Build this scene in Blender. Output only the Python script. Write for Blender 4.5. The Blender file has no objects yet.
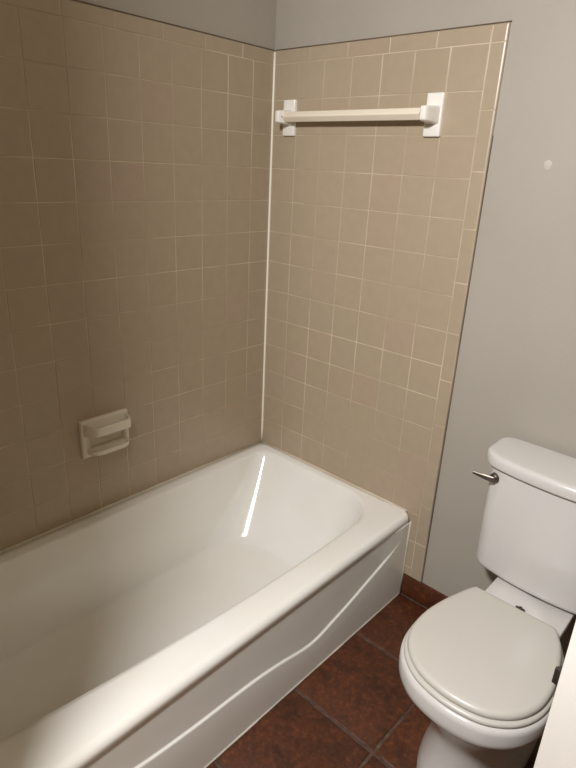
import bpy, bmesh, math, random
from mathutils import Vector, Matrix

random.seed(7)
S = bpy.context.scene
C = S.collection

# ------------------------------------------------------------------ camera
cam_d = bpy.data.cameras.new('camera')
cam = bpy.data.objects.new('camera', cam_d)
C.objects.link(cam)
cam_d.sensor_fit = 'AUTO'
cam_d.sensor_width = 36.0
cam_d.lens = 570.384 / 768 * 36.0
cam_d.clip_start = 0.02
R3 = ((0.73304665, 0.6785707, 0.04673771),
      (0.27436459, -0.23211555, -0.93319154),
      (-0.62238789, 0.6968961, -0.3563273))
m = Matrix(((R3[0][0], -R3[1][0], -R3[2][0], 1.53640559),
            (R3[0][1], -R3[1][1], -R3[2][1], -1.57002502),
            (R3[0][2], -R3[1][2], -R3[2][2], 1.44917989),
            (0, 0, 0, 1)))
cam.matrix_world = m
S.camera = cam

# ------------------------------------------------------------------ world, light, exposure
W = bpy.data.worlds.new('world')
S.world = W
W.use_nodes = True
bg = W.node_tree.nodes['Background']
bg.inputs['Color'].default_value = (1.0, 0.97, 0.93, 1)
bg.inputs['Strength'].default_value = 0.02

ld = bpy.data.lights.new('ceiling_bulb', 'AREA')
ld.energy = 47
ld.color = (1.0, 1.0, 1.02)
ld.shape = 'DISK'
ld.size = 0.19
lo = bpy.data.objects.new('ceiling_bulb', ld)
lo.location = (1.14, -1.82, 2.09)
lo.rotation_euler = Vector((0.0, 0.65, -0.76)).to_track_quat('-Z', 'Y').to_euler()
C.objects.link(lo)

S.view_settings.view_transform = 'Standard'
S.view_settings.look = 'None'
S.view_settings.gamma = 1.0
S.view_settings.use_curve_mapping = False
S.view_settings.exposure = 0.0


# ------------------------------------------------------------------ materials
def srgb(r, g, b):
    def f(c):
        c /= 255.0
        return c / 12.92 if c <= 0.04045 else ((c + 0.055) / 1.055) ** 2.4
    return (f(r), f(g), f(b), 1.0)


def new_mat(name):
    mt = bpy.data.materials.new(name)
    mt.use_nodes = True
    nt = mt.node_tree
    return mt, nt, nt.nodes['Principled BSDF']


def link(nt, a, b):
    nt.links.new(a, b)


def noise(nt, scale, detail=3.0, rough=0.5):
    tc = nt.nodes.new('ShaderNodeTexCoord')
    n = nt.nodes.new('ShaderNodeTexNoise')
    n.inputs['Scale'].default_value = scale
    n.inputs['Detail'].default_value = detail
    n.inputs['Roughness'].default_value = rough
    link(nt, tc.outputs['Object'], n.inputs['Vector'])
    return n


def ramp(nt, src, stops):
    r = nt.nodes.new('ShaderNodeValToRGB')
    el = r.color_ramp.elements
    while len(el) < len(stops):
        el.new(0.5)
    for e, (p, c) in zip(el, stops):
        e.position = p
        e.color = c
    link(nt, src, r.inputs['Fac'])
    return r


def bump(nt, bsdf, src, strength, dist):
    b = nt.nodes.new('ShaderNodeBump')
    b.inputs['Strength'].default_value = strength
    b.inputs['Distance'].default_value = dist
    link(nt, src, b.inputs['Height'])
    link(nt, b.outputs['Normal'], bsdf.inputs['Normal'])
    return b


def paint_mat(name, col, rough=0.6, bscale=90, bstr=0.12):
    mt, nt, p = new_mat(name)
    n = noise(nt, 2.5, 2)
    c2 = tuple(v * 0.93 for v in col[:3]) + (1,)
    r = ramp(nt, n.outputs['Fac'], [(0.3, c2), (0.7, col)])
    link(nt, r.outputs['Color'], p.inputs['Base Color'])
    p.inputs['Roughness'].default_value = rough
    nb = noise(nt, bscale, 2)
    bump(nt, p, nb.outputs['Fac'], bstr, 0.003)
    return mt


def porcelain_mat(name, col, rough=0.12, dirt=None, wav=0.0):
    mt, nt, p = new_mat(name)
    if dirt:
        n = noise(nt, 3.2, 4, 0.6)
        r = ramp(nt, n.outputs['Fac'], [(0.35, dirt), (0.62, col)])
        link(nt, r.outputs['Color'], p.inputs['Base Color'])
    else:
        p.inputs['Base Color'].default_value = col
    p.inputs['Roughness'].default_value = rough
    p.inputs['IOR'].default_value = 1.5
    if wav:
        nb = noise(nt, 6, 1)
        bump(nt, p, nb.outputs['Fac'], wav, 0.01)
    return mt


def metal_mat(name, col, rough):
    mt, nt, p = new_mat(name)
    p.inputs['Base Color'].default_value = col
    p.inputs['Metallic'].default_value = 1.0
    n = noise(nt, 60, 3)
    r = nt.nodes.new('ShaderNodeMapRange')
    r.inputs['To Min'].default_value = rough * 0.7
    r.inputs['To Max'].default_value = rough * 1.3
    link(nt, n.outputs['Fac'], r.inputs['Value'])
    link(nt, r.outputs['Result'], p.inputs['Roughness'])
    return mt


def tile_mat(name, base, tint, dark, rough, spec_bump=0.0):
    """per-tile colour from the random value of each loose tile, with a fine cloud inside it"""
    mt, nt, p = new_mat(name)
    g = nt.nodes.new('ShaderNodeNewGeometry')
    r = ramp(nt, g.outputs['Random Per Island'], [(0.0, dark), (0.25, base), (0.8, base), (1.0, tint)])
    n = noise(nt, 30, 3)
    mx = nt.nodes.new('ShaderNodeMix')
    mx.data_type = 'RGBA'
    mx.blend_type = 'MULTIPLY'
    r2 = ramp(nt, n.outputs['Fac'], [(0.3, (0.95, 0.95, 0.95, 1)), (0.7, (1, 1, 1, 1))])
    mx.inputs['Factor'].default_value = 1.0
    link(nt, r.outputs['Color'], mx.inputs['A'])
    link(nt, r2.outputs['Color'], mx.inputs['B'])
    link(nt, mx.outputs['Result'], p.inputs['Base Color'])
    p.inputs['Roughness'].default_value = rough
    if spec_bump:
        nb = noise(nt, 14, 1)
        bump(nt, p, nb.outputs['Fac'], spec_bump, 0.004)
    return mt


M = {}
M['paint'] = paint_mat('grey_wall_paint', srgb(168, 160, 147))
M['paint_far'] = paint_mat('taupe_wall_paint', srgb(178, 166, 144))
M['ceiling'] = paint_mat('white_ceiling_paint', srgb(215, 205, 188))
M['door_paint'] = paint_mat('white_door_paint', srgb(219, 213, 204), 0.35, 40, 0.03)
M['tile'] = tile_mat('beige_wall_tile', srgb(171, 154, 130), srgb(172, 152, 130), srgb(169, 153, 128), 0.34, 0.02)


def grout_mat():
    mt, nt, p = new_mat('grout')
    n = noise(nt, 3.0, 3, 0.6)
    r = ramp(nt, n.outputs['Fac'], [(0.42, srgb(176, 158, 133)), (0.64, srgb(212, 196, 168))])
    link(nt, r.outputs['Color'], p.inputs['Base Color'])
    p.inputs['Roughness'].default_value = 0.8
    return mt


M['grout'] = grout_mat()
M['caulk'] = porcelain_mat('white_caulk', srgb(244, 238, 220), 0.5)
M['caulk_beige'] = porcelain_mat('beige_caulk', srgb(212, 202, 182), 0.55, srgb(190, 176, 150))
M['edge_dark'] = porcelain_mat('dark_edge_joint', srgb(128, 110, 92), 0.7, srgb(98, 82, 68))
M['enamel'] = porcelain_mat('bathtub_enamel', srgb(234, 231, 223), 0.10, srgb(231, 227, 217), 0.0)
M['china'] = porcelain_mat('toilet_china', srgb(207, 203, 197), 0.18)
M['seat'] = porcelain_mat('toilet_seat_plastic', srgb(197, 192, 182), 0.32)
M['ceramic'] = porcelain_mat('white_ceramic', srgb(235, 230, 220), 0.16)
M['soap_ceramic'] = porcelain_mat('soap_dish_ceramic', srgb(222, 212, 192), 0.2)
M['bar'] = porcelain_mat('bar_plastic', srgb(236, 225, 203), 0.35)
M['steel'] = metal_mat('dull_steel', srgb(128, 120, 110), 0.42)
M['bolt'] = metal_mat('latch_steel', srgb(108, 104, 100), 0.45)
M['rubber'] = porcelain_mat('dark_rubber', srgb(52, 42, 34), 0.7)


def terracotta_mat(name, soft=1.0):
    mt, nt, p = new_mat(name)
    g = nt.nodes.new('ShaderNodeNewGeometry')
    r0 = ramp(nt, g.outputs['Random Per Island'],
              [(0.0, srgb(76, 39, 19)), (0.5, srgb(83, 43, 21)), (1.0, srgb(87, 42, 21))])
    n = noise(nt, 16, 6, 0.65)
    r1 = ramp(nt, n.outputs['Fac'], [(0.34, (0.58, 0.58, 0.62, 1)), (0.52, (1, 1, 1, 1)), (0.72, (1.22, 1.15, 1.08, 1))])
    n2 = noise(nt, 60, 5, 0.7)
    r2 = ramp(nt, n2.outputs['Fac'], [(0.36, (0.72, 0.72, 0.74, 1)), (0.53, (1, 1, 1, 1)), (0.66, (1.65, 1.70, 1.75, 1))])
    a = nt.nodes.new('ShaderNodeMix'); a.data_type = 'RGBA'; a.blend_type = 'MULTIPLY'
    a.inputs['Factor'].default_value = 1.0
    link(nt, r0.outputs['Color'], a.inputs['A']); link(nt, r1.outputs['Color'], a.inputs['B'])
    b = nt.nodes.new('ShaderNodeMix'); b.data_type = 'RGBA'; b.blend_type = 'MULTIPLY'
    b.inputs['Factor'].default_value = 1.0
    link(nt, a.outputs['Result'], b.inputs['A']); link(nt, r2.outputs['Color'], b.inputs['B'])
    link(nt, b.outputs['Result'], p.inputs['Base Color'])
    p.inputs['Roughness'].default_value = 0.5
    bump(nt, p, n.outputs['Fac'], 0.25, 0.006)
    return mt


def floor_grout_mat():
    mt, nt, p = new_mat('floor_grout')
    n = noise(nt, 22, 5, 0.7)
    r = ramp(nt, n.outputs['Fac'], [(0.32, srgb(62, 44, 33)), (0.55, srgb(86, 66, 52)), (0.75, srgb(120, 100, 82))])
    link(nt, r.outputs['Color'], p.inputs['Base Color'])
    p.inputs['Roughness'].default_value = 0.85
    bump(nt, p, n.outputs['Fac'], 0.4, 0.004)
    return mt


M['terracotta'] = terracotta_mat('terracotta_tile')
M['floor_grout'] = floor_grout_mat()


# ------------------------------------------------------------------ mesh helpers
def obj(name, bm, mat, parent=None, smooth=False, angle=None):
    me = bpy.data.meshes.new(name)
    bmesh.ops.recalc_face_normals(bm, faces=bm.faces[:])
    bm.to_mesh(me)
    bm.free()
    o = bpy.data.objects.new(name, me)
    C.objects.link(o)
    for mm in (mat if isinstance(mat, (list, tuple)) else [mat]):
        me.materials.append(mm)
    if parent is not None:
        o.parent = parent
        o.matrix_parent_inverse = parent.matrix_world.inverted()
    if smooth:
        for p in me.polygons:
            p.use_smooth = True
        if angle is not None:
            me.set_sharp_from_angle(angle=math.radians(angle))
    return o


def thing(name, label, cat, loc, group=None):
    o = bpy.data.objects.new(name, None)
    C.objects.link(o)
    o.location = loc
    o.empty_display_size = 0.05
    o['label'] = label
    o['category'] = cat
    if group:
        o['group'] = group
    bpy.context.view_layer.update()
    return o


def tag(o, label, cat):
    o['label'] = label
    o['category'] = cat
    return o


def struct(o):
    o['kind'] = 'structure'
    return o


def box(bm, x0, x1, y0, y1, z0, z1, bev=0.0, seg=2, mi=0):
    r = bmesh.ops.create_cube(bm, size=1.0)
    vs = r['verts']
    for v in vs:
        v.co = Vector(((x0 + x1) / 2 + v.co.x * (x1 - x0), (y0 + y1) / 2 + v.co.y * (y1 - y0), (z0 + z1) / 2 + v.co.z * (z1 - z0)))
    fs = set()
    for v in vs:
        fs.update(v.link_faces)
    for f in fs:
        f.material_index = mi
    if bev > 0:
        es = set()
        for v in vs:
            es.update(v.link_edges)
        bmesh.ops.bevel(bm, geom=list(es), offset=bev, segments=seg, affect='EDGES', profile=0.5)
    return vs


def loft(bm, rings, cap0=True, cap1=True):
    """skin a list of closed rings (equal counts)"""
    vr = [[bm.verts.new(p) for p in r] for r in rings]
    n = len(vr[0])
    for a, b in zip(vr[:-1], vr[1:]):
        for i in range(n):
            j = (i + 1) % n
            bm.faces.new((a[i], a[j], b[j], b[i]))
    if cap0:
        bm.faces.new(list(reversed(vr[0])))
    if cap1:
        bm.faces.new(vr[-1])
    return vr


def rrect(x0, x1, y0, y1, rr, ncorner=8, nside=12):
    """rounded rectangle outline, radii for corners (x1,y1),(x0,y1),(x0,y0),(x1,y0); counter-clockwise, constant count"""
    cs = [(x1, y1, 0), (x0, y1, 90), (x0, y0, 180), (x1, y0, 270)]
    sg = [(-1, -1), (1, -1), (1, 1), (-1, 1)]
    arcs = []
    for (cx, cy, a0), (sx, sy), r in zip(cs, sg, rr):
        ox, oy = cx + sx * r, cy + sy * r
        arcs.append([(ox + r * math.cos(math.radians(a0 + 90 * k / ncorner)), oy + r * math.sin(math.radians(a0 + 90 * k / ncorner))) for k in range(ncorner + 1)])
    pts = []
    for i in range(4):
        a = arcs[i]
        b = arcs[(i + 1) % 4]
        pts += a
        p, q = a[-1], b[0]
        for k in range(1, nside):
            t = k / nside
            pts.append((p[0] + (q[0] - p[0]) * t, p[1] + (q[1] - p[1]) * t))
    return pts


def at_z(pts, z):
    return [Vector((p[0], p[1], z)) for p in pts]


def lerp_ring(A, B, t):
    return [a.lerp(b, t) for a, b in zip(A, B)]


def catmull(pts, n):
    """closed curve through pts resampled to n points of equal arc length"""
    P = [Vector((p[0], p[1], 0)) for p in pts]
    k = len(P)
    dense = []
    for i in range(k):
        p0, p1, p2, p3 = P[(i - 1) % k], P[i], P[(i + 1) % k], P[(i + 2) % k]
        for s in range(16):
            t = s / 16
            dense.append(0.5 * ((2 * p1) + (p2 - p0) * t + (2 * p0 - 5 * p1 + 4 * p2 - p3) * t * t + (3 * p1 - p0 - 3 * p2 + p3) * t ** 3))
    L = [0]
    for i in range(len(dense)):
        L.append(L[-1] + (dense[(i + 1) % len(dense)] - dense[i]).length)
    out = []
    j = 0
    for q in range(n):
        s = L[-1] * q / n
        while L[j + 1] < s:
            j += 1
        t = (s - L[j]) / max(1e-9, L[j + 1] - L[j])
        out.append(dense[j].lerp(dense[(j + 1) % len(dense)], t))
    return [(v.x, v.y) for v in out]


def offset(pts, d):
    n = len(pts)
    out = []
    area = sum(pts[i][0] * pts[(i + 1) % n][1] - pts[(i + 1) % n][0] * pts[i][1] for i in range(n))
    sgn = 1 if area > 0 else -1
    for i in range(n):
        ax, ay = pts[i - 1]
        bx, by = pts[(i + 1) % n]
        tx, ty = bx - ax, by - ay
        l = math.hypot(tx, ty) or 1
        out.append((pts[i][0] + sgn * ty / l * d, pts[i][1] - sgn * tx / l * d))
    return out


def tube(bm, path, r, n=10, r2=None):
    rings = []
    for i, p in enumerate(path):
        a = Vector(path[max(0, i - 1)])
        b = Vector(path[min(len(path) - 1, i + 1)])
        d = (b - a).normalized()
        u = d.cross(Vector((0, 0, 1)))
        if u.length < 1e-4:
            u = Vector((1, 0, 0))
        u.normalize()
        w = d.cross(u)
        rad = r if r2 is None else r + (r2 - r) * i / (len(path) - 1)
        rings.append([Vector(p) + u * rad * math.cos(2 * math.pi * k / n) + w * rad * math.sin(2 * math.pi * k / n) for k in range(n)])
    loft(bm, rings)


def cyl(bm, p, q, r, n=20, r2=None):
    tube(bm, [p, q], r, n, r2)


# ------------------------------------------------------------------ the room
RX, FY, H = 2.06, -2.75, 2.44       # right wall, wall behind the camera, ceiling height
PITCH = 0.1095
TOPZ = 1.768                        # underside of the tile border

bm = bmesh.new(); box(bm, -0.10, -0.008, FY, 0.008, 0, H)
wall_left = struct(obj('wall_left', bm, M['paint']))
bm = bmesh.new(); box(bm, -0.10, RX + 0.1, 0.008, 0.10, 0, H)
wall_back = struct(obj('wall_back', bm, M['paint']))
bm = bmesh.new(); box(bm, RX, RX + 0.1, FY, 0.008, 0, H)
struct(obj('wall_right', bm, M['paint_far']))
bm = bmesh.new(); box(bm, -0.10, RX + 0.1, FY - 0.1, FY, 0, H)
struct(obj('wall_front', bm, M['paint_far']))
bm = bmesh.new(); box(bm, -0.008, 0.912, -1.63, -1.53, 0, H)
struct(obj('wall_partition', bm, M['paint_far']))
bm = bmesh.new(); box(bm, -0.10, RX + 0.1, FY - 0.1, 0.10, H, H + 0.08)
struct(obj('ceiling', bm, M['ceiling']))

# floor: terracotta slabs in a grout bed, one mesh
bm = bmesh.new()
box(bm, -0.10, RX + 0.1, FY - 0.1, 0.10, -0.06, -0.003, mi=1)
PF = 0.3105
for i in range(-4, 5):
    for j in range(-1, 10):
        x0, x1 = 1.025 + i * PF, 1.025 + (i + 1) * PF
        y1, y0 = -0.274 + PF - j * PF, -0.274 - j * PF
        x0, x1, y0, y1 = max(x0, 0.0), min(x1, RX), max(y0, FY), min(y1, 0.0)
        if x1 - x0 < 0.03 or y1 - y0 < 0.03:
            continue
        g = 0.0044
        n = 14
        ring = []
        for k in range(n):
            ring.append((x0 + g + (x1 - x0 - 2 * g) * k / n, y0 + g))
        for k in range(n):
            ring.append((x1 - g, y0 + g + (y1 - y0 - 2 * g) * k / n))
        for k in range(n):
            ring.append((x1 - g - (x1 - x0 - 2 * g) * k / n, y1 - g))
        for k in range(n):
            ring.append((x0 + g, y1 - g - (y1 - y0 - 2 * g) * k / n))
        ring = [(a + random.uniform(-0.0017, 0.0017), b + random.uniform(-0.0017, 0.0017)) for a, b in ring]
        loft(bm, [at_z(ring, -0.004), at_z(ring, -0.0016), at_z(offset(ring, -0.0012), -0.0006), at_z(offset(ring, -0.003), 0.0)], cap0=False)
floor = struct(obj('floor', bm, [M['terracotta'], M['floor_grout']], smooth=True, angle=50))


# wall tiling: every tile a shallow pillow on the grout bed
def tile_on(bm, face, a0, a1, z0, z1, round_hi_a=False, round_top=False):
    """face 'back': a = x on the plane y=0; face 'left': a = -y on the plane x=0"""
    g = 0.0011
    a0 += g; a1 -= g; z0 += g; z1 -= g
    if a1 - a0 < 0.004 or z1 - z0 < 0.004:
        return
    tilt = random.uniform(-0.00025, 0.00025)
    tilt2 = random.uniform(-0.00025, 0.00025)

    def P(a, z, d):
        d = d + tilt * (1 if a > (a0 + a1) / 2 else -1) + tilt2 * (1 if z > (z0 + z1) / 2 else -1)
        return Vector((a, -d, z)) if face == 'back' else Vector((d, -a, z))
    ra = 0.006 if round_hi_a else 0.0011
    rt = 0.006 if round_top else 0.0011
    r = 0.0011
    rings = []
    for t in (0, 0.3, 0.65, 1.0):
        s = 1 - math.sqrt(max(0, 1 - t * t))        # how far the side has come in
        c = math.sin(t * math.pi / 2)
        s = 1 - math.cos(t * math.pi / 2)
        rr, rra, rrt = r * s, ra * s, rt * s
        rings.append([(a0 + rr, z0 + rr), (a1 - rra, z0 + rr), (a1 - rra, z1 - rrt), (a0 + rr, z1 - rrt)])
    vr = []
    for idx, (t, ring) in enumerate(zip((0, 0.3, 0.65, 1.0), rings)):
        row = []
        for k, (a, z) in enumerate(ring):
            depth = -0.0014 + 0.0014 * math.sin(t * math.pi / 2)
            if round_hi_a and k in (1, 2):
                depth = -0.007 + 0.007 * math.sin(t * math.pi / 2)
            if round_top and k in (2, 3):
                depth = -0.007 + 0.007 * math.sin(t * math.pi / 2)
            row.append(bm.verts.new(P(a, z, depth)))
        vr.append(row)
    for A, B in zip(vr[:-1], vr[1:]):
        for i in range(4):
            j = (i + 1) % 4
            bm.faces.new((A[i], A[j], B[j], B[i]))
    bm.faces.new(vr[-1])


BOT = 0.090
TRIM_T = 1.812
# back wall
bm = bmesh.new()
box(bm, 0.0, 0.8105, 0.0010, 0.008, BOT, TRIM_T - 0.004, mi=1)
cols = [0.0] + [0.1124 + k * PITCH for k in range(7)]
rows = [TOPZ - k * PITCH for k in range(17)]
for c0, c1 in zip(cols[:-1], cols[1:]):
    for r1, r0 in zip(rows[:-1], rows[1:]):
        r0 = max(r0, BOT)
        if r1 - r0 > 0.01:
            tile_on(bm, 'back', c0, c1, r0, r1)
tj = [0.0, 0.157, 0.3095, 0.462, 0.6145, cols[-1], 0.8134]
for a, b in zip(tj[:-1], tj[1:]):
    tile_on(bm, 'back', a, b, TOPZ, TRIM_T, round_hi_a=(b > 0.8), round_top=True)
z = TOPZ
zz = [TOPZ, 1.612]
while zz[-1] > BOT + 0.16:
    zz.append(zz[-1] - 0.1527)
zz.append(BOT)
for a, b in zip(zz[:-1], zz[1:]):
    tile_on(bm, 'back', cols[-1], 0.8134, b, a, round_hi_a=True)
obj('tile_cladding', bm, [M['tile'], M['grout']], wall_back)

# left wall
bm = bmesh.new()
box(bm, -0.008, -0.0010, -1.53, 0.0, 0.02, TRIM_T - 0.004, mi=1)
cols = [0.0] + [0.0988 + k * PITCH for k in range(14)]
cols[-1] = min(cols[-1], 1.53)
for c0, c1 in zip(cols[:-1], cols[1:]):
    for r1, r0 in zip(rows[:-1], rows[1:]):
        if r0 > 0.2:
            tile_on(bm, 'left', c0, c1, r0, r1)
tj = [0.0] + [0.147 + 0.1527 * k for k in range(10)]
for a, b in zip(tj[:-1], tj[1:]):
    tile_on(bm, 'left', a, min(b, 1.53), TOPZ, TRIM_T, round_top=True)
obj('tile_cladding', bm, [M['tile'], M['grout']], wall_left)

# joints: corner bead, tile edge joint, baseboard
bm = bmesh.new()
tube(bm, [(0.0030, -0.0030, 0.350 + 1.455 * k / 24) for k in range(25)], 0.0042, 8)
struct(obj('trim_1', bm, M['caulk'], smooth=True))
bm = bmesh.new()
loft(bm, [[Vector((0.8126, 0.0085, z_)), Vector((0.8134 + w_, 0.0085, z_)), Vector((0.8134 + w_, 0.002, z_)), Vector((0.8126, 0.002, z_))] for z_, w_ in ((BOT, 0.0022), (0.7, 0.0018), (1.2, 0.0011), (1.55, 0.0003))])
box(bm, 0.0, 0.8140, 0.0015, 0.0085, TRIM_T - 0.001, TRIM_T + 0.0010)
box(bm, -0.0085, -0.0015, -1.53, 0.0, TRIM_T - 0.001, TRIM_T + 0.0010)
struct(obj('trim_2', bm, M['edge_dark']))

bm = bmesh.new()
xs = [0.742, 0.742 + 0.29, 0.742 + 0.6, 0.742 + 0.91, 0.742 + 1.22, RX]
box(bm, 0.742, RX, 0.0035, 0.008, 0.0, BOT - 0.003, mi=1)
for a, b in zip(xs[:-1], xs[1:]):
    box(bm, a + 0.002, b - 0.002, -0.003, 0.006, 0.005, BOT - 0.001, bev=0.0022)
struct(obj('baseboard_back', bm, [M['terracotta'], M['floor_grout']], smooth=True, angle=40))

# ------------------------------------------------------------------ bathtub
RIM = 0.345
tub = thing('bathtub', 'white enamelled bathtub set into the tiled corner alcove', 'bathtub', (0.37, -0.765, 0))


def bow(p):
    """the basin's room-side edge swells towards the middle"""
    x, y = p
    if x > 0.3:
        d = max(0.0, abs(y + 0.46) - 0.0)
        w = min(1, (x - 0.3) / 0.25)
        x -= w * 0.070 * d * d
    return (x, y)


XF = 0.742
outer = rrect(0.0025, XF, -1.5275, -0.0025, (0.022, 0.012, 0.012, 0.016), 8, 26)
inner = [bow(p) for p in rrect(0.052, 0.646, -1.480, -0.034, (0.150, 0.046, 0.16, 0.18), 8, 26)]
bott = [bow(p) for p in rrect(0.098, 0.565, -1.40, -0.215, (0.10, 0.20, 0.12, 0.12), 8, 26)]
O = at_z(outer, 0)
rings = []
for dx_, z_ in ((0.0095, 0.286), (0.0058, 0.300), (0.0022, 0.312)):
    rings.append([Vector((p.x - (dx_ if p.x > 0.7 else 0), p.y, z_)) for p in O])
rr = 0.022
for k in range(8):
    t = k / 7 * math.pi / 2
    ins = rr * (1 - math.cos(t))
    q = [(x - ins * min(1.0, max(0.0, (x - 0.705) / 0.02)), y) for x, y in outer]
    # the roll only matters along the room side; against the walls the rim stays thin
    rings.append([Vector((q[i][0], q[i][1], RIM - rr + rr * math.sin(t))) for i in range(len(q))])
Lo = rings[-1]
I0 = at_z(inner, RIM - 0.003)
rings.append([a.lerp(b, 0.5) + Vector((0, 0, 0.0015)) for a, b in zip(Lo, I0)])
rings.append([a.lerp(b, 0.90) for a, b in zip(Lo, I0)])
B = at_z(bott, 0.045)
# roll over into the basin, straight sloping side, round into the floor
prof = [(0.02, 0.995), (0.05, 0.975), (0.08, 0.945)]
prof += [(0.12 + 0.073 * k, 0.90 - 1.12 * (0.073 * k) + 0.165 * (0.073 * k) ** 2) for k in range(11)]
prof += [(0.90, 0.122), (0.95, 0.078), (1.0, 0.042), (1.05, 0.018), (1.09, 0.008)]
for s, h in prof:
    ring = []
    for a, b in zip(I0, B):
        p = a.lerp(b, s)
        p.z = 0.045 + (RIM - 0.003 - 0.045) * h
        ring.append(p)
    rings.append(ring)
cx, cy = 0.33, -0.80
for s, zz_ in ((0.86, 0.0445), (0.6, 0.0425), (0.3, 0.040), (0.06, 0.038)):
    rings.append([Vector((cx + (p.x - cx) * s, cy + (p.y - cy) * s, zz_)) for p in B])
bm = bmesh.new()
loft(bm, rings, cap0=False)
obj('basin', bm, M['enamel'], tub, smooth=True)

# apron: a raised lower skirt whose upper ledge dips towards the floor in the middle
cre = [(-1.53, 0.30), (-1.30, 0.232), (-1.117, 0.189), (-1.043, 0.179), (-0.934, 0.169), (-0.836, 0.165), (-0.727, 0.157), (-0.626, 0.140),
       (-0.56, 0.123), (-0.51, 0.117), (-0.46, 0.124), (-0.419, 0.137), (-0.348, 0.152), (-0.282, 0.172), (-0.145, 0.212), (-0.093, 0.231), (-0.03, 0.262), (0.0, 0.28)]


def crease(y):
    for (a, za), (b, zb) in zip(cre[:-1], cre[1:]):
        if a <= y <= b:
            t = (y - a) / (b - a)
            return za + (zb - za) * t
    return cre[-1][1]


def crease_s(y):
    return sum(crease(max(-1.529, min(-0.001, y + d))) for d in (-0.04, -0.025, -0.01, 0, 0.01, 0.025, 0.04)) / 7


bm = bmesh.new()
NY = 130
LED = 0.0042
grid = []
for i in range(NY + 1):
    y = -1.5275 + (1.5275 - 0.0025) * i / NY
    zc = crease_s(y)
    amp = 0.0095 * min(1.0, max(0.0, (-y - 0.05) / 0.10))
    zs = [0.0, 0.01, zc * 0.5, zc - LED * 1.6, zc - LED * 0.55]
    dx = [0, 0, 0, 0, -0.0008]
    zs += [zc - LED * 0.15, zc + LED * 0.25, zc + LED * 0.6, zc + LED, zc + LED * 1.6]
    dx += [-0.0022, -0.0055, -0.0080, -0.0092, -0.0095]
    zs += [zc + (0.306 - zc) * q for q in (0.5, 0.8)] + [0.306]
    dx += [-0.0095, -0.0095, -0.0095]
    zs = [min(z_, 0.312) for z_ in zs]
    grid.append([bm.verts.new((0.7412 + 0.60 * d * amp / 0.0095, y, z_)) for z_, d in zip(zs, dx)])
for a, b in zip(grid[:-1], grid[1:]):
    for k in range(len(a) - 1):
        bm.faces.new((a[k], b[k], b[k + 1], a[k + 1]))
geo = bmesh.ops.extrude_face_region(bm, geom=bm.faces[:])
for v in geo['geom']:
    if isinstance(v, bmesh.types.BMVert):
        v.co.x = 0.70
apron = obj('apron', bm, M['enamel'], tub, smooth=True, angle=50)

# caulk where the tub meets floor, end wall and tiles
bm = bmesh.new()
pts = []
for k in range(60):
    y = -1.52 + 1.518 * k / 59
    pts.append((0.7395 + random.uniform(-0.0006, 0.0006), y, 0.0025))
tube(bm, pts, 0.0048, 8)
tube(bm, [(0.7405, -0.003, 0.002), (0.7405, -0.0035, 0.09), (0.741, -0.003, 0.2), (0.7425, -0.002, 0.312)], 0.0034, 8)
struct(obj('trim_3', bm, porcelain_mat('grey_caulk', srgb(206, 198, 186), 0.6, srgb(178, 166, 148)), smooth=True))
bm = bmesh.new()
tube(bm, [(0.004, -0.002, 0.345), (0.25, -0.002, 0.3455), (0.5, -0.002, 0.345), (0.722, -0.002, 0.345)], 0.0048, 8)
tube(bm, [(0.002, -1.52, 0.345), (0.002, -0.9, 0.3455), (0.002, -0.4, 0.345), (0.002, -0.004, 0.345)], 0.0048, 8)
struct(obj('trim_4', bm, M['caulk_beige'], smooth=True))

# ------------------------------------------------------------------ toilet
TX = 1.215
toilet = thing('toilet', 'white two-piece toilet with closed lid beside the bathtub', 'toilet', (TX, -0.35, 0))

half = [(0.0, -0.285), (0.05, -0.285), (0.095, -0.285), (0.109, -0.2865), (0.117, -0.297), (0.133, -0.342), (0.149, -0.40), (0.160, -0.465), (0.158, -0.53),
        (0.140, -0.581), (0.110, -0.617), (0.066, -0.643), (0.0, -0.653)]
full = [(TX - x - 0.003, y) for x, y in half] + [(TX + x - (0.008 if y > -0.31 else 0.003), y - (0.004 if y > -0.31 and x > 0.1 else 0)) for x, y in reversed(half[1:-1])]
N = 120
LID = catmull(full, N)

# lid: soft edged, slightly domed
bm = bmesh.new()
rings = []
for ins, z_ in ((0.004, 0.4075), (0.0012, 0.4095), (0.0, 0.413), (0.0006, 0.4175), (0.0025, 0.4212), (0.0058, 0.4238), (0.010, 0.4252), (0.016, 0.4258)):
    rings.append(at_z(offset(LID, -ins), z_))
ctr = Vector((TX, -0.47, 0))
base = offset(LID, -0.016)
for s, z_ in ((0.75, 0.4272), (0.5, 0.4284), (0.25, 0.4290), (0.04, 0.4292)):
    rings.append([Vector((ctr.x + (p[0] - ctr.x) * s, ctr.y + (p[1] - ctr.y) * s, z_)) for p in base])
loft(bm, rings)
obj('lid', bm, M['seat'], toilet, smooth=True, angle=50)

# seat ring under it
bm = bmesh.new()
SEAT = offset(LID, 0.0065)
hole = catmull([(TX + 0.095 * math.cos(a), -0.475 + 0.125 * math.sin(a)) for a in [math.radians(90 + 15 * k) for k in range(24)]], N)
rings = []
for d, z_ in ((-0.002, 0.3945), (0.0, 0.3965), (0.0, 0.4005), (-0.0012, 0.4035), (-0.004, 0.4058), (-0.009, 0.4068)):
    rings.append(at_z(offset(SEAT, d), z_))
rings.append(at_z(hole, 0.4062))
rings.append(at_z(hole, 0.3950))
vr = loft(bm, rings, cap0=False, cap1=False)
n = N
for i in range(n):
    j = (i + 1) % n
    bm.faces.new((vr[-1][i], vr[-1][j], vr[0][j], vr[0][i]))
obj('seat', bm, M['seat'], toilet, smooth=True, angle=50)

# bowl: rim, hollow-sided bowl, waist and foot in one shell, plus the deck that carries the tank


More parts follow.
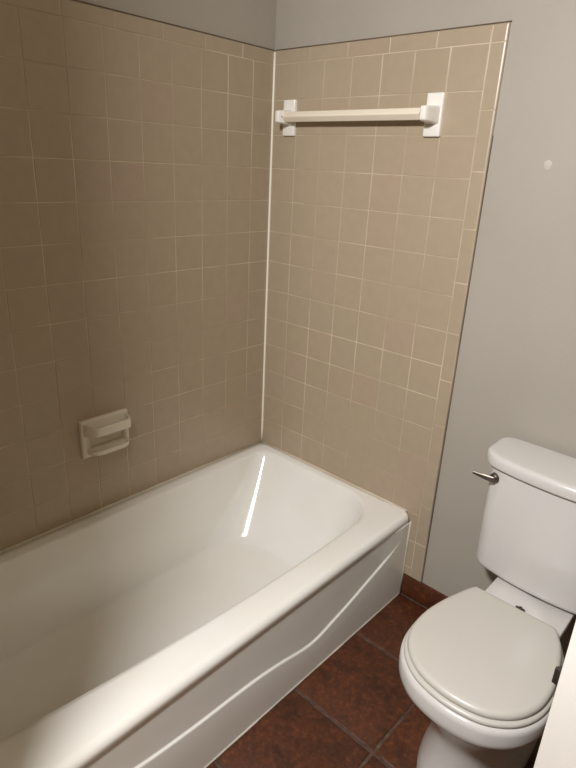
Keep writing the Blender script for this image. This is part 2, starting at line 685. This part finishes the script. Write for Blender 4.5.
def blend_outline(w, yb, yf, pw=2.3):
    """egg-like outline of half width w from yb (back) to yf (front)"""
    pts = []
    yc = yb + (yf - yb) * 0.5
    for k in range(24):
        a = math.radians(90 + 15 * k)
        c, s = math.cos(a), math.sin(a)
        ex = 2 / pw
        pts.append((TX + w * math.copysign(abs(c) ** ex, c), yc + (yb - yc) * math.copysign(abs(s) ** ex, s)))
    return catmull(pts, N)


RIMO = offset(LID, 0.0135)
rings = []
rings.append(at_z(blend_outline(0.119, -0.06, -0.585, 2.6), 0.0))
rings.append(at_z(blend_outline(0.120, -0.06, -0.587, 2.6), 0.02))
rings.append(at_z(blend_outline(0.114, -0.07, -0.580, 2.5), 0.05))
rings.append(at_z(blend_outline(0.104, -0.09, -0.572, 2.4), 0.11))
rings.append(at_z(blend_outline(0.098, -0.10, -0.572, 2.3), 0.17))
rings.append(at_z(blend_outline(0.108, -0.12, -0.585, 2.2), 0.22))
rings.append(at_z(blend_outline(0.128, -0.17, -0.612, 2.15), 0.27))
rings.append(at_z(blend_outline(0.148, -0.23, -0.640, 2.1), 0.312))
A_, B_ = at_z(blend_outline(0.158, -0.27, -0.655, 2.1), 0.334), at_z(offset(RIMO, -0.004), 0.334)
rings.append(lerp_ring(A_, B_, 0.7))
rings.append(at_z(offset(RIMO, -0.001), 0.343))
rings.append(at_z(RIMO, 0.354))
rings.append(at_z(RIMO, 0.378))
rings.append(at_z(offset(RIMO, -0.0015), 0.3860))
rings.append(at_z(offset(RIMO, -0.006), 0.3915))
rings.append(at_z(offset(RIMO, -0.012), 0.3935))
# over the rim and down into the bowl
rings.append(at_z(hole, 0.3935))
for s, z_ in ((0.97, 0.35), (0.85, 0.29), (0.6, 0.22), (0.3, 0.18), (0.05, 0.175)):
    rings.append([Vector((TX + (p[0] - TX) * s, -0.475 + (p[1] + 0.475) * s, z_)) for p in hole])
bm = bmesh.new()
loft(bm, rings)
obj('bowl', bm, M['china'], toilet, smooth=True, angle=60)

bm = bmesh.new()
dk = []
for (w, yb, yf, z_) in ((0.070, -0.050, -0.30, 0.20), (0.090, -0.045, -0.31, 0.30), (0.103, -0.040, -0.315, 0.36), (0.106, -0.038, -0.318, 0.372), (0.104, -0.040, -0.316, 0.3785), (0.098, -0.046, -0.31, 0.3810)):
    dk.append(at_z(rrect(TX - w, TX + w, yf, yb, (0.02,) * 4, 5, 8), z_))
loft(bm, dk)
obj('tank_deck', bm, M['china'], toilet, smooth=True, angle=50)


# tank
def tank_outline(hw, yb, yf, bowv, r):
    pts = rrect(TX - hw, TX + hw, yf, yb, (r * 0.8, r * 0.8, r, r), 8, 22)
    out = []
    for x, y in pts:
        t = (x - TX) / hw
        w = (y - yb) / (yf - yb)
        out.append((x, y + bowv * t * t * w))
    return out


bm = bmesh.new()
rings = []
for (d, z_) in ((-0.018, 0.391), (-0.009, 0.392), (-0.0035, 0.3955), (-0.0008, 0.401), (0, 0.409)):
    rings.append(at_z(offset(tank_outline(0.187, -0.022, -0.180, 0.026, 0.042), d), z_))
rings.append(at_z(tank_outline(0.188, -0.022, -0.182, 0.026, 0.042), 0.55))
rings.append(at_z(tank_outline(0.189, -0.022, -0.184, 0.026, 0.042), 0.7165))
loft(bm, rings)
obj('tank', bm, M['china'], toilet, smooth=True, angle=50)

bm = bmesh.new()
TL = tank_outline(0.210, -0.012, -0.198, 0.030, 0.058)
rings = []
for d, z_ in ((-0.006, 0.7185), (-0.0015, 0.7195), (0.0, 0.7225), (-0.0005, 0.739), (-0.0018, 0.7455), (-0.005, 0.7498), (-0.0105, 0.7520), (-0.018, 0.7527)):
    rings.append(at_z(offset(TL, d), z_))
loft(bm, rings)
obj('tank_lid', bm, M['china'], toilet, smooth=True, angle=50)

# flush lever
bm = bmesh.new()
E0 = Vector((1.053, -0.164, 0.684))
cyl(bm, E0 + Vector((0, 0.012, 0)), E0 + Vector((0, -0.006, 0)), 0.0135, 24)
cyl(bm, E0 + Vector((0, -0.006, 0)), E0 + Vector((0, -0.010, 0)), 0.0115, 24, 0.008)
esc = obj('flush_handle', bm, M['steel'], toilet, smooth=True, angle=40)
esc['label'] = 'dull metal flush handle'
bm = bmesh.new()
path = [E0 + Vector((0.002, -0.015, 0.0)), E0 + Vector((-0.016, -0.020, 0.002)), E0 + Vector((-0.034, -0.024, 0.004)), E0 + Vector((-0.052, -0.027, 0.006))]
rr_ = []
for p, (hz, hy) in zip(path, ((0.0085, 0.004), (0.0078, 0.0036), (0.0062, 0.003), (0.0042, 0.0025))):
    rr_.append([p + Vector((0, hy * math.cos(a), hz * math.sin(a))) for a in [2 * math.pi * k / 14 for k in range(14)]])
loft(bm, rr_)
cyl(bm, E0 + Vector((0, -0.006, 0)), E0 + Vector((0, -0.019, 0)), 0.0065, 16)
obj('lever', bm, M['steel'], esc, smooth=True, angle=45)

# gasket, hinge pieces
bm = bmesh.new()
cyl(bm, Vector((TX, -0.115, 0.379)), Vector((TX, -0.115, 0.393)), 0.047, 32)
g_ = obj('gasket', bm, M['rubber'], toilet, smooth=True, angle=40)
g_['label'] = 'dark rubber gasket under the tank'
for sx in (-0.07, 0.07):
    bm = bmesh.new()
    box(bm, TX + sx - 0.017, TX + sx + 0.017, -0.300, -0.268, 0.379, 0.405, bev=0.004)
    obj('hinge', bm, M['seat'], toilet, smooth=True, angle=40)
bm = bmesh.new()
cyl(bm, Vector((TX - 0.004, -0.240, 0.380)), Vector((TX - 0.004, -0.240, 0.390)), 0.0065, 16, 0.005)
cyl(bm, Vector((TX - 0.015, -0.243, 0.3885)), Vector((TX + 0.008, -0.243, 0.3885)), 0.0035, 10)
hb = obj('bolt', bm, M['rubber'], toilet, smooth=True, angle=40)
hb['label'] = 'small dark bolt behind the lid'

# ------------------------------------------------------------------ towel bar
tb = thing('towel_bar', 'white ceramic towel bar on the tiles above the bathtub', 'towel bar', (0.36, 0, 1.605))
ZB = 1.602
for x_, s in ((0.086, 1), (0.636, -1)):
    bm = bmesh.new()
    hw = 0.0265
    rings = []
    for d, y_ in ((0.0, 0.0), (0.0, -0.007), (-0.0008, -0.0100), (-0.0022, -0.0115), (-0.0036, -0.012)):
        q = rrect(x_ - hw, x_ + hw, ZB - 0.0565, ZB + 0.0565, (0.004,) * 4, 4, 6)
        q = offset(q, d)
        rings.append([Vector((a, y_, b)) for a, b in q])
    loft(bm, rings)
    pl = obj('bracket', bm, M['ceramic'], tb, smooth=True, angle=50)
    bm = bmesh.new()
    rings = []
    for hx, hz, y_, r_ in ((0.021, 0.025, -0.0105, 0.006), (0.0190, 0.0225, -0.017, 0.006), (0.0165, 0.0205, -0.035, 0.005), (0.0120, 0.0195, -0.058, 0.005), (0.0095, 0.0185, -0.0665, 0.005), (0.0065, 0.016, -0.0695, 0.004), (0.0045, 0.013, -0.0702, 0.003)):
        q = rrect(x_ - hx, x_ + hx, ZB - hz, ZB + hz, (r_,) * 4, 5, 4)
        rings.append([Vector((a, y_, b)) for a, b in q])
    loft(bm, rings)
    obj('post', bm, M['ceramic'], pl, smooth=True, angle=50)
    # dark open joint round the end of the bar
    bm = bmesh.new()
    xe = x_ + s * 0.0150
    q = [(0.0155 * math.cos(math.radians(45 + 90 * k + 45)), 0.0165 * math.sin(math.radians(45 + 90 * k + 45))) for k in range(4)]
    loft(bm, [[Vector((xe - s * 0.004, -0.044 + a, ZB + b)) for a, b in q], [Vector((xe + s * 0.0010, -0.044 + a, ZB + b)) for a, b in q]])
    obj('socket', bm, M['rubber'], pl)
bm = bmesh.new()
q = []
for k in range(4):
    a = math.radians(90 * k)
    for da in (-9, 0, 9):
        rad = 0.0148 if da else 0.0157
        q.append((rad * 0.94 * math.cos(a + math.radians(da)), rad * math.sin(a + math.radians(da))))
loft(bm, [[Vector((x_, -0.044 + a, ZB + b)) for a, b in q] for x_ in (0.092, 0.300, 0.629)])
obj('bar', bm, M['bar'], tb, smooth=False)

# ------------------------------------------------------------------ soap dish
sd = thing('soap_dish', 'white ceramic soap dish with grab handle on the tiled wall', 'soap dish', (0, -0.725, 0.62))
YC, ZC = -0.727, 0.620
HY, HZ = 0.084, 0.064


def yz_ring(pts, x_):
    return [Vector((x_, a, b)) for a, b in pts]


bm = bmesh.new()
rings = []
outl = rrect(YC - HY, YC + HY, ZC - HZ, ZC + HZ, (0.006,) * 4, 5, 10)
open_ = rrect(YC - HY + 0.026, YC + HY - 0.018, ZC - HZ + 0.014, ZC + 0.014, (0.010,) * 4, 5, 10)
for d, x_ in ((0, 0.0), (0, 0.008), (-0.0015, 0.0115), (-0.005, 0.0135), (-0.009, 0.014)):
    rings.append(yz_ring(offset(outl, d), x_))
rings.append(yz_ring(open_, 0.0135))
rings.append(yz_ring(offset(open_, -0.002), 0.011))
rings.append(yz_ring(offset(open_, -0.006), 0.0025))
rings.append(yz_ring(offset(open_, -0.012), 0.0015))
loft(bm, rings)
obj('back_plate', bm, M['soap_ceramic'], sd, smooth=True, angle=50)

# grab handle: bar with two tapering arms
bm = bmesh.new()
zt, zb = ZC + 0.040, ZC + 0.008
prof_n = 26
rings = []
for i in range(prof_n + 1):
    t = i / prof_n
    y_ = YC - HY + 0.006 + (2 * HY - 0.012) * t
    e = min(t / 0.20, (1 - t) / 0.11)
    pr = 0.013 + 0.048 * (1 if e >= 1 else math.sin(e * math.pi / 2))
    th = 0.017
    hz_ = 0.0155 if e >= 1 else 0.0155 + (1 - e) * 0.006
    zc_ = ZC + 0.034
    q = []
    for k in range(16):
        a = 2 * math.pi * k / 16
        c, s = math.cos(a), math.sin(a)
        q.append(Vector((pr - th / 2 + th / 2 * math.copysign(abs(c) ** 0.6, c), y_, zc_ + hz_ * math.copysign(abs(s) ** 0.6, s))))
    rings.append(q)
loft(bm, rings)
obj('handle', bm, M['soap_ceramic'], sd, smooth=True, angle=60)

# tray: shallow shelf with a lip
bm = bmesh.new()
ya, yb_ = YC - HY + 0.012, YC + HY - 0.010
plan = [(0.010, ya), (0.030, ya + 0.004), (0.046, ya + 0.018), (0.051, ya + 0.036), (0.051, yb_ - 0.030), (0.046, yb_ - 0.014), (0.030, yb_ - 0.003), (0.010, yb_)]
c_ = Vector((0.02, YC))
rings = []
for s, z_ in ((0.80, -0.053), (0.93, -0.050), (1.0, -0.043), (1.0, -0.036), (0.97, -0.034), (0.93, -0.036), (0.86, -0.043), (0.4, -0.045), (0.05, -0.0452)):
    rings.append([Vector((max(0.010, c_.x + (x - c_.x) * s), c_.y + (y - c_.y) * s, ZC + z_)) for x, y in plan])
loft(bm, rings)
obj('tray', bm, M['soap_ceramic'], sd, smooth=True, angle=60)

# ------------------------------------------------------------------ marks on walls
bm = bmesh.new()
pts = [(0.969 + 0.010 * math.cos(a) * (1 + 0.15 * math.sin(3 * a)), 1.483 + 0.012 * math.sin(a)) for a in [2 * math.pi * k / 20 for k in range(20)]]
loft(bm, [[Vector((a, 0.0082, b)) for a, b in pts], [Vector((a, 0.0074, b)) for a, b in offset(pts, -0.002)]])
wp = obj('wall_patch', bm, paint_mat('filler', srgb(190, 183, 172), 0.7), smooth=True, angle=40)
wp.parent = wall_back

# ------------------------------------------------------------------ open door at the right edge
DX, DY = 1.4500, -0.984
door = bpy.data.objects.new('door_1', None)
C.objects.link(door)
door.location = (RX - 0.005, DY, 0)
struct(door)
bpy.context.view_layer.update()
bm = bmesh.new()
box(bm, DX, RX - 0.006, DY, DY + 0.035, 0.012, 2.03, bev=0.0015)
obj('door_leaf', bm, M['door_paint'], door, smooth=True, angle=40)
ZL = 0.911
bm = bmesh.new()
box(bm, DX - 0.0012, DX + 0.001, DY + 0.005, DY + 0.030, ZL - 0.028, ZL + 0.028, bev=0.0005)
obj('latch_plate', bm, M['steel'], door, smooth=True, angle=40)
# the spring latch: bevelled tongue
bm = bmesh.new()
prof = [(0.0, 0.006), (-0.0075, 0.0075), (-0.0075, 0.011), (0.0, 0.021)]
loft(bm, [[Vector((DX + a, DY + b, ZL - 0.0105)) for a, b in prof], [Vector((DX + a, DY + b, ZL + 0.0105)) for a, b in prof]])
obj('latch', bm, M['bolt'], door)
bm = bmesh.new()
cyl(bm, Vector((DX + 0.073, DY + 0.001, ZL)), Vector((DX + 0.073, DY - 0.006, ZL)), 0.031, 32, 0.027)
cyl(bm, Vector((DX + 0.073, DY - 0.006, ZL)), Vector((DX + 0.073, DY - 0.028, ZL)), 0.010, 20)
bmesh.ops.create_uvsphere(bm, u_segments=24, v_segments=14, radius=0.026, matrix=Matrix.Translation((DX + 0.073, DY - 0.043, ZL)) @ Matrix.Diagonal((1, 0.75, 1, 1)))
obj('door_knob', bm, M['steel'], door, smooth=True, angle=40)
for z_ in (0.25, 1.02, 1.80):
    bm = bmesh.new()
    cyl(bm, Vector((RX - 0.004, DY - 0.004, z_ - 0.045)), Vector((RX - 0.004, DY - 0.004, z_ + 0.045)), 0.006, 14)
    obj('door_hinge', bm, M['steel'], door, smooth=True, angle=40)
